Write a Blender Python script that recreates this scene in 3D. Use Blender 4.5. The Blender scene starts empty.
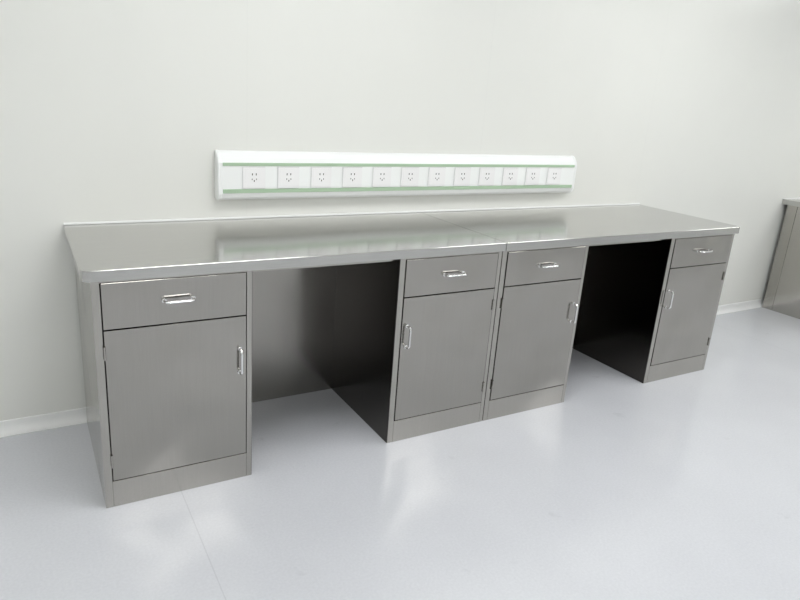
import bpy, bmesh, math
from mathutils import Vector, Matrix
S=bpy.context.scene
S.view_settings.view_transform='Standard'

# ---------------- dimensions ----------------
H=0.803; T=0.034; D=0.657; YC=-0.638; L=3.092; BP=-0.103
CABS=[(0.025,0.508,'R'),(1.068,1.5445,'L'),(1.5475,2.028,'R'),(2.582,3.071,'L')]
ROOM=(-3.2,7.0,-5.6,0.0,2.5)

# ---------------- materials ----------------
def mat(name):
    m=bpy.data.materials.new(name); m.use_nodes=True
    nt=m.node_tree; return m,nt,nt.nodes['Principled BSDF']
def ramp(nt,a,b,p0=0.3,p1=0.7):
    r=nt.nodes.new('ShaderNodeValToRGB')
    r.color_ramp.elements[0].position=p0; r.color_ramp.elements[1].position=p1
    r.color_ramp.elements[0].color=a; r.color_ramp.elements[1].color=b
    return r
def noise(nt,scale,stretch=(1,1,1),detail=3):
    tc=nt.nodes.new('ShaderNodeTexCoord'); mp=nt.nodes.new('ShaderNodeMapping')
    mp.inputs['Scale'].default_value=stretch
    n=nt.nodes.new('ShaderNodeTexNoise'); n.inputs['Scale'].default_value=scale; n.inputs['Detail'].default_value=detail
    nt.links.new(tc.outputs['Object'],mp.inputs[0]); nt.links.new(mp.outputs[0],n.inputs['Vector'])
    return n
def steel(name,base,rough,stretch,tint=(1.0,0.965,0.90),var=0.03,wav=0.0):
    m,nt,b=mat(name)
    n=noise(nt,16,stretch,3)
    lo=tuple(base*(1-var)*t for t in tint)+(1,); hi=tuple(base*(1+var)*t for t in tint)+(1,)
    r=ramp(nt,lo,hi); nt.links.new(n.outputs['Fac'],r.inputs[0]); nt.links.new(r.outputs[0],b.inputs['Base Color'])
    b.inputs['Metallic'].default_value=1.0
    b.inputs['Roughness'].default_value=rough
    if wav:
        # gentle oil-canning of the thin sheet
        n2=noise(nt,1.0,(3.2,3.2,2.2),1)
        bp=nt.nodes.new('ShaderNodeBump'); bp.inputs['Strength'].default_value=1.0; bp.inputs['Distance'].default_value=wav
        nt.links.new(n2.outputs['Fac'],bp.inputs['Height']); nt.links.new(bp.outputs[0],b.inputs['Normal'])
    return m
M_top=steel('steel_brushed_top',0.53,0.13,(0.4,30,30),(1,0.99,0.96),0.05,0.002)
M_body=steel('steel_brushed_body',0.45,0.17,(30,30,0.5),wav=0.012)
M_door=steel('steel_brushed_door',0.39,0.15,(30,30,0.5),wav=0.032)
M_side_shade=steel('steel_side_shade',0.09,0.2,(30,30,0.5),(1,0.93,0.86))  # same steel, knee-space shade and dark reflection put into the colour
M_back=steel('steel_back_panel',0.35,0.22,(30,30,0.5),wav=0.012)
M_handle=steel('steel_polished_handle',0.78,0.2,(1,1,1),(1,1,1))
def plain(name,col,rough,metal=0,emit=0,spec=0.5):
    m,nt,b=mat(name)
    n=noise(nt,3); c=Vector(col)
    r=ramp(nt,tuple(c*0.985)+(1,),tuple(c)+(1,)); nt.links.new(n.outputs['Fac'],r.inputs[0]); nt.links.new(r.outputs[0],b.inputs['Base Color'])
    b.inputs['Roughness'].default_value=rough; b.inputs['Metallic'].default_value=metal
    b.inputs['Specular IOR Level'].default_value=spec
    if emit:
        b.inputs['Emission Color'].default_value=(1,1,1,1); b.inputs['Emission Strength'].default_value=emit
    return m
def periodic_line(nt,axis,offset,period,width):
    tc=nt.nodes.new('ShaderNodeTexCoord'); sx=nt.nodes.new('ShaderNodeSeparateXYZ'); nt.links.new(tc.outputs['Object'],sx.inputs[0])
    def M(op,src,v):
        q=nt.nodes.new('ShaderNodeMath'); q.operation=op; nt.links.new(src,q.inputs[0])
        if v is not None: q.inputs[1].default_value=v
        return q.outputs[0]
    o=M('ADD',sx.outputs[axis],-offset+period/2+20*period)
    o=M('MODULO',o,period); o=M('SUBTRACT',o,period/2); o=M('ABSOLUTE',o,None)
    return M('LESS_THAN',o,width/2)
M_wall=plain('wall_coated_panel',(0.80,0.807,0.768),0.25)
nt=M_wall.node_tree; b=nt.nodes['Principled BSDF']; src=b.inputs['Base Color'].links[0].from_socket
ln=periodic_line(nt,'X',3.05,1.18,0.003)
mm=nt.nodes.new('ShaderNodeMath'); mm.operation='MULTIPLY'; mm.inputs[1].default_value=0.07; nt.links.new(ln,mm.inputs[0])
mc=nt.nodes.new('ShaderNodeMixRGB'); mc.inputs[2].default_value=(0.5,0.5,0.5,1)
nt.links.new(mm.outputs[0],mc.inputs[0]); nt.links.new(src,mc.inputs[1]); nt.links.new(mc.outputs[0],b.inputs['Base Color'])
M_ceil=plain('ceiling_white',(0.82,0.83,0.82),0.6)
M_base=plain('baseboard_white',(0.87,0.88,0.87),0.35)
M_pvc=plain('trunking_white_pvc',(0.90,0.92,0.91),0.3)
M_plate=plain('socket_plate_white',(0.92,0.92,0.92),0.22)
M_gap_shadow=plain('socket_gap_shadow',(0.74,0.75,0.75),0.4)  # grey stands in for the shadow in the gap round each plate
M_green=plain('trunking_green_stripe',(0.42,0.57,0.40),0.4)
M_dark=plain('dark_gap',(0.02,0.02,0.02),0.6)
M_seal=plain('sealant_white',(0.90,0.91,0.90),0.4)
M_light=plain('led_diffuser',(0.9,0.9,0.9),0.5,emit=9.0)
M_alu=plain('aluminium_frame',(0.7,0.7,0.7),0.4,0.6)

def floor_mat():
    m,nt,b=mat('floor_vinyl')
    n=noise(nt,120,(1,1,1),2); n2=noise(nt,1.6,(1,1,1),4)
    r=ramp(nt,(0.575,0.588,0.620,1),(0.665,0.678,0.710,1),0.3,0.7)
    mix=nt.nodes.new('ShaderNodeMath'); mix.operation='MULTIPLY_ADD'; mix.inputs[1].default_value=0.45
    sc=nt.nodes.new('ShaderNodeMath'); sc.operation='MULTIPLY'; sc.inputs[1].default_value=0.55
    nt.links.new(n2.outputs['Fac'],sc.inputs[0]); nt.links.new(n.outputs['Fac'],mix.inputs[0]); nt.links.new(sc.outputs[0],mix.inputs[2])
    nt.links.new(mix.outputs[0],r.inputs[0])
    lt=periodic_line(nt,'X',0.262,3.6,0.0036)
    sp=noise(nt,9,(1,1,1),6)
    gt=nt.nodes.new('ShaderNodeMapRange'); gt.inputs['From Min'].default_value=0.68; gt.inputs['From Max'].default_value=0.78; gt.inputs['To Max'].default_value=0.35
    nt.links.new(sp.outputs['Fac'],gt.inputs['Value'])
    m1=nt.nodes.new('ShaderNodeMath'); m1.operation='MULTIPLY'; m1.inputs[1].default_value=0.28; nt.links.new(lt,m1.inputs[0])
    mx=nt.nodes.new('ShaderNodeMath'); mx.operation='MAXIMUM'; nt.links.new(m1.outputs[0],mx.inputs[0]); nt.links.new(gt.outputs[0],mx.inputs[1])
    mc=nt.nodes.new('ShaderNodeMixRGB'); mc.inputs[2].default_value=(0.36,0.37,0.40,1)
    nt.links.new(mx.outputs[0],mc.inputs[0]); nt.links.new(r.outputs[0],mc.inputs[1]); nt.links.new(mc.outputs[0],b.inputs['Base Color'])
    b.inputs['Roughness'].default_value=0.16
    b.inputs['Specular IOR Level'].default_value=0.6
    return m
M_floor=floor_mat()

# ---------------- helpers ----------------
def new_obj(name,bm,mats,parent=None,bevel=0,seg=2,smooth=False):
    me=bpy.data.meshes.new(name); bmesh.ops.recalc_face_normals(bm,faces=bm.faces); bm.to_mesh(me); bm.free()
    for m in (mats if isinstance(mats,list) else [mats]): me.materials.append(m)
    o=bpy.data.objects.new(name,me); S.collection.objects.link(o)
    if parent: o.parent=parent
    if smooth:
        for p in me.polygons: p.use_smooth=True
    if bevel:
        b=o.modifiers.new('bevel','BEVEL'); b.width=bevel; b.segments=seg; b.limit_method='ANGLE'; b.angle_limit=math.radians(40)
    return o
def box(bm,x0,x1,y0,y1,z0,z1,mi=0):
    vs=[bm.verts.new((x,y,z)) for x in (x0,x1) for y in (y0,y1) for z in (z0,z1)]
    for f in [(0,1,3,2),(4,6,7,5),(0,4,5,1),(2,3,7,6),(0,2,6,4),(1,5,7,3)]:
        bm.faces.new([vs[i] for i in f]).material_index=mi
def B(name,dims,m,parent=None,bevel=0,seg=2):
    bm=bmesh.new(); box(bm,*dims); return new_obj(name,bm,m,parent,bevel,seg)
def empty(name,loc=(0,0,0)):
    e=bpy.data.objects.new(name,None); e.location=loc; e.empty_display_size=0.1; S.collection.objects.link(e); return e
def extrude_poly(pts,z0,z1,bm,mi=0):
    lo=[bm.verts.new((x,y,z0)) for x,y in pts]; hi=[bm.verts.new((x,y,z1)) for x,y in pts]
    bm.faces.new(lo[::-1]).material_index=mi; bm.faces.new(hi).material_index=mi
    n=len(pts)
    for i in range(n): bm.faces.new([lo[i],lo[(i+1)%n],hi[(i+1)%n],hi[i]]).material_index=mi
def tube(bm,path,r,n=10,mi=0):
    rings=[]
    for i,p in enumerate(path):
        a=path[max(i-1,0)]; c=path[min(i+1,len(path)-1)]
        t=(c-a).normalized(); u=t.orthogonal().normalized()
        if rings: u=(pu-t*pu.dot(t)).normalized()
        pu=u; w=t.cross(u)
        rings.append([bm.verts.new(p+(u*math.cos(2*math.pi*k/n)+w*math.sin(2*math.pi*k/n))*r) for k in range(n)])
    for a,c in zip(rings,rings[1:]):
        for k in range(n): bm.faces.new([a[k],a[(k+1)%n],c[(k+1)%n],c[k]]).material_index=mi
    bm.faces.new(rings[0][::-1]).material_index=mi; bm.faces.new(rings[-1]).material_index=mi
def handle(name,x,z,yface,vertical,parent,ln=0.1):
    bm=bmesh.new(); out=0.026; rc=0.012; h=ln/2
    prof=[(-h,0.0)]
    for k in range(7):
        a=math.pi*0.5*k/6; prof.append((-h+rc-rc*math.cos(a),out-rc+rc*math.sin(a)))
    for k in range(7):
        a=math.pi*0.5*(1-k/6); prof.append((h-rc+rc*math.cos(a),out-rc+rc*math.sin(a)))
    prof.append((h,0.0))
    P=[Vector((x,yface-o,z+s)) if vertical else Vector((x+s,yface-o,z)) for s,o in prof]
    tube(bm,P,0.0045,12)
    for s in (-h,h):
        c=Vector((x,yface,z+s)) if vertical else Vector((x+s,yface,z))
        tube(bm,[c,c+Vector((0,-0.0025,0))],0.0075,14)
    return new_obj(name,bm,M_handle,parent,smooth=False)

# ---------------- workbench ----------------
def countertop(par,x0,x1,name,rl=True,rr=True):
    r=0.03; pts=[(x0,-0.001)]
    if rl:
        for k in range(9):
            a=math.pi+math.pi/2*k/8; pts.append((x0+r+r*math.cos(a),-D+r+r*math.sin(a)))
    else: pts.append((x0,-D))
    if rr:
        for k in range(9):
            a=1.5*math.pi+math.pi/2*k/8; pts.append((x1-r+r*math.cos(a),-D+r+r*math.sin(a)))
    else: pts.append((x1,-D))
    pts.append((x1,-0.001))
    bm=bmesh.new(); extrude_poly(pts,H-T,H,bm)
    return new_obj(name,bm,M_top,par,0.0018,3)
def cabinet(par,i,x0,x1,hs,shade_left=False,shade_right=False):
    top=H-T; fl=0.024; fr=0.018; sk=0.0015
    bm=bmesh.new()
    box(bm,x0,x0+fl,YC,BP+0.0,0,top)
    box(bm,x1-fr,x1,YC,BP+0.0,0,top)
    box(bm,x0+fl,x1-fr,YC,YC+0.03,0.0,0.094)
    box(bm,x0+fl,x1-fr,YC+0.03,BP,0.07,0.094)
    box(bm,x0+fl,x1-fr,YC,YC+0.03,top-0.010,top)
    box(bm,x0+fl,x1-fr,BP-0.012,BP,0,top)
    new_obj(f'cabinet_{i}_carcass',bm,M_body,par,0.0015,2)
    if shade_left: B(f'cabinet_{i}_side_shade_left',(x0-sk,x0+0.0005,YC+0.003,BP,0,top),M_side_shade,par)  # added thin sheet that paints the shade onto the cabinet side
    if shade_right: B(f'cabinet_{i}_side_shade_right',(x1-0.0005,x1+sk,YC+0.003,BP,0,top),M_side_shade,par)
    g=0.003; a=x0+fl+g; b=x1-fr-g
    B(f'cabinet_{i}_inner_liner',(x0+fl,x1-fr,YC+0.022,YC+0.028,0.094,top-0.01),M_dark,par)
    yf=YC-0.003
    B(f'cabinet_{i}_drawer_front',(a,b,yf,YC+0.02,0.614,top-0.010),M_door,par,0.0015)
    B(f'cabinet_{i}_door',(a,b,yf,YC+0.02,0.098,0.610),M_door,par,0.0015)
    handle(f'cabinet_{i}_drawer_handle',(a+b)/2+0.003,0.690,yf,False,par,0.088)
    hx=b-0.022 if hs=='R' else a+0.022
    handle(f'cabinet_{i}_door_handle',hx,0.455,yf,True,par,0.085)
    kx=a-0.001 if hs=='R' else b+0.001
    for k,z in enumerate((0.17,0.54)):
        bm=bmesh.new(); tube(bm,[Vector((kx,yf-0.003,z-0.022)),Vector((kx,yf-0.003,z+0.022))],0.0035,10)
        new_obj(f'cabinet_{i}_hinge_{k+1}',bm,M_door,par)
def bench(cabs,x0,x1,seam=None):
    par=empty('lab_workbench')
    if seam:
        countertop(par,x0,seam-0.0013,'countertop_left',True,False)
        countertop(par,seam+0.0013,x1,'countertop_right',False,True)
        B('countertop_joint',(seam-0.0014,seam+0.0014,-D+0.003,-0.003,H-T,H-0.0015),M_dark,par)
    else: countertop(par,x0,x1,'countertop')
    n=len(cabs)
    for i,(a,b,h) in enumerate(cabs):
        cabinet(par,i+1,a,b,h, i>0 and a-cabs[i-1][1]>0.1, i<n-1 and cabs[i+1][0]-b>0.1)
    for k,((a0,b0,_),(a1,b1,_2)) in enumerate(zip(cabs,cabs[1:])):
        if a1-b0>0.1:
            B(f'knee_back_panel_{k+1}',(b0,a1,BP-0.002,BP+0.012,0.0,H-T),M_back,par,0.001)
            B(f'under_rail_{k+1}',(b0,a1,YC+0.03,YC+0.06,H-T-0.02,H-T),M_body,par,0.001)
    B('rear_flange_left',(cabs[0][0],cabs[0][0]+0.012,BP+0.001,-0.03,0,H-T),M_body,par,0.001)
    B('rear_flange_right',(cabs[-1][1]-0.012,cabs[-1][1],BP+0.001,-0.03,0,H-T),M_body,par,0.001)
    B('wall_sealant_bead',(x0,x1,-0.008,-0.001,H,H+0.008),M_seal,par,0.002)
    return par
bench(CABS,0.0,L,1.546)
X2=4.58
bench([(X2+.025,X2+.502,'R'),(X2+1.068,X2+1.5445,'L')],X2,X2+1.60)

# ---------------- power trunking ----------------
def trunking(x0,x1,z0,z1,n,sx0,dx):
    par=empty('power_socket_trunking')
    prof=[(-0.0005,z0),(-0.030,z0),(-0.043,z0+0.010),(-0.050,z0+0.026),(-0.050,z1-0.045),(-0.042,z1-0.026),(-0.026,z1-0.006),(-0.014,z1),(-0.0005,z1)]
    bm=bmesh.new()
    A=[bm.verts.new((x0+0.012,y,z)) for y,z in prof]; C=[bm.verts.new((x1-0.012,y,z)) for y,z in prof]
    k=len(prof)
    for i in range(k): bm.faces.new([A[i],A[(i+1)%k],C[(i+1)%k],C[i]])
    bm.faces.new(A); bm.faces.new(C[::-1])
    new_obj('trunking_body',bm,M_pvc,par,0.003,2)
    for nm,(u0,u1) in (('end_cap_left',(x0,x0+0.018)),('end_cap_right',(x1-0.018,x1))):
        bm=bmesh.new(); cy=(z0+z1)/2
        pr=[(y*1.04 if y<-0.001 else y,cy+(z-cy)*1.02) for y,z in prof]
        A=[bm.verts.new((u0,y,z)) for y,z in pr]; C=[bm.verts.new((u1,y,z)) for y,z in pr]
        for i in range(k): bm.faces.new([A[i],A[(i+1)%k],C[(i+1)%k],C[i]])
        bm.faces.new(A); bm.faces.new(C[::-1])
        new_obj(nm,bm,M_pvc,par,0.006,3)
    B('green_stripe_lower',(x0+0.02,x1-0.02,-0.0525,-0.049,z0+0.029,z0+0.045),M_green,par,0.001)
    B('green_stripe_upper',(x0+0.02,x1-0.02,-0.0525,-0.049,z1-0.056,z1-0.043),M_green,par,0.001)
    zc=(z0+0.045+z1-0.056)/2; w=0.046; h=(z1-0.056-z0-0.045)/2-0.004
    for i in range(n):
        x=sx0+dx*i
        bm=bmesh.new(); box(bm,x-w-0.002,x+w+0.002,-0.0515,-0.049,zc-h-0.002,zc+h+0.002,2)  # slightly larger backing box, painted gap shadow behind the plate
        box(bm,x-w,x+w,-0.056,-0.050,zc-h,zc+h,0)
        box(bm,x-w+0.008,x+w-0.008,-0.0572,-0.0555,zc-h+0.007,zc+h-0.007,0)
        yy0,yy1=-0.0577,-0.0570
        for sx in (-0.008,0.008): box(bm,x+sx-0.0018,x+sx+0.0018,yy0,yy1,zc+0.010,zc+0.018,1)
        box(bm,x-0.0018,x+0.0018,yy0,yy1,zc-0.016,zc-0.009,1)
        for sx in (-0.009,0.009): box(bm,x+sx-0.0014,x+sx+0.0014,yy0,yy1,zc-0.009,zc-0.003,1)
        new_obj(f'socket_plate_{i+1}',bm,[M_plate,M_dark,M_gap_shadow],par)
    return par
trunking(0.557,2.488,0.8885,1.082,12,0.703,0.1478)
trunking(X2+0.557,X2+1.5,0.8885,1.082,5,X2+0.703,0.1478)

# ---------------- room ----------------
x0,x1,y0,y1,zc=ROOM; w=0.1
B('floor',(x0-w,x1+w,y0-w,y1+w,-0.1,0),M_floor)
B('ceiling',(x0-w,x1+w,y0-w,y1+w,zc,zc+0.1),M_ceil)
B('wall_back',(x0-w,x1+w,y1,y1+w,0,zc),M_wall)
B('wall_front',(x0-w,x1+w,y0-w,y0,0,zc),M_wall)
B('wall_left',(x0-w,x0,y0,y1,0,zc),M_wall)
B('wall_right',(x1,x1+w,y0,y1,0,zc),M_wall)
def cove(name,a,b,nrm):
    bm=bmesh.new(); pr=[(0.0,0.0),(0.030,0.0),(0.030,0.003)]
    for k in range(1,8):
        t=k/7*math.pi/2; pr.append((0.030-0.026*math.sin(t),0.003+0.030*(1-math.cos(t))))
    pr+= [(0.004,0.052),(0.0,0.055)]
    a=Vector(a);b=Vector(b);n=Vector(nrm)
    A=[bm.verts.new(a+n*p+Vector((0,0,q))) for p,q in pr]; C=[bm.verts.new(b+n*p+Vector((0,0,q))) for p,q in pr]
    k=len(pr)
    for i in range(k): bm.faces.new([A[i],A[(i+1)%k],C[(i+1)%k],C[i]])
    bm.faces.new(A); bm.faces.new(C[::-1])
    new_obj(name,bm,M_base)
cove('baseboard_back',(x0,y1,0),(x1,y1,0),(0,-1,0))
cove('baseboard_front',(x0,y0,0),(x1,y0,0),(0,1,0))
cove('baseboard_left',(x0,y0,0),(x0,y1,0),(1,0,0))
cove('baseboard_right',(x1,y0,0),(x1,y1,0),(-1,0,0))
for x in (-2.2,0.8,3.0,5.7):
    for y in (-1.25,-3.7):
        par=empty('ceiling_light_panel')
        B('light_frame',(x-0.62,x+0.62,y-0.32,y+0.32,zc-0.02,zc),M_alu,par)
        B('light_diffuser',(x-0.6,x+0.6,y-0.3,y+0.3,zc-0.024,zc-0.0195),M_light,par)

# ---------------- camera ----------------
cx,cy,cz=-0.1285,-2.599,1.345; yaw,pitch,roll=0.527,-0.2965,0.06775
r0=Vector((math.cos(yaw),-math.sin(yaw),0)); h=Vector((math.sin(yaw),math.cos(yaw),0)); z=Vector((0,0,1))
fwd=h*math.cos(pitch)+z*math.sin(pitch); up=-h*math.sin(pitch)+z*math.cos(pitch)
R=r0*math.cos(roll)+up*math.sin(roll); U=-r0*math.sin(roll)+up*math.cos(roll)
cam=bpy.data.cameras.new('camera'); co=bpy.data.objects.new('camera',cam); S.collection.objects.link(co)
m=Matrix((R,U,-fwd)).transposed().to_4x4(); m.translation=(cx,cy,cz); co.matrix_world=m
cam.sensor_width=36; cam.lens=645.2/800*36; cam.shift_x=14.46/800; cam.shift_y=-10.4/800; cam.clip_start=0.02
S.camera=co
wd=bpy.data.worlds.new('world'); S.world=wd; wd.use_nodes=True
wd.node_tree.nodes['Background'].inputs[0].default_value=(0.9,0.95,1,1); wd.node_tree.nodes['Background'].inputs[1].default_value=0.3
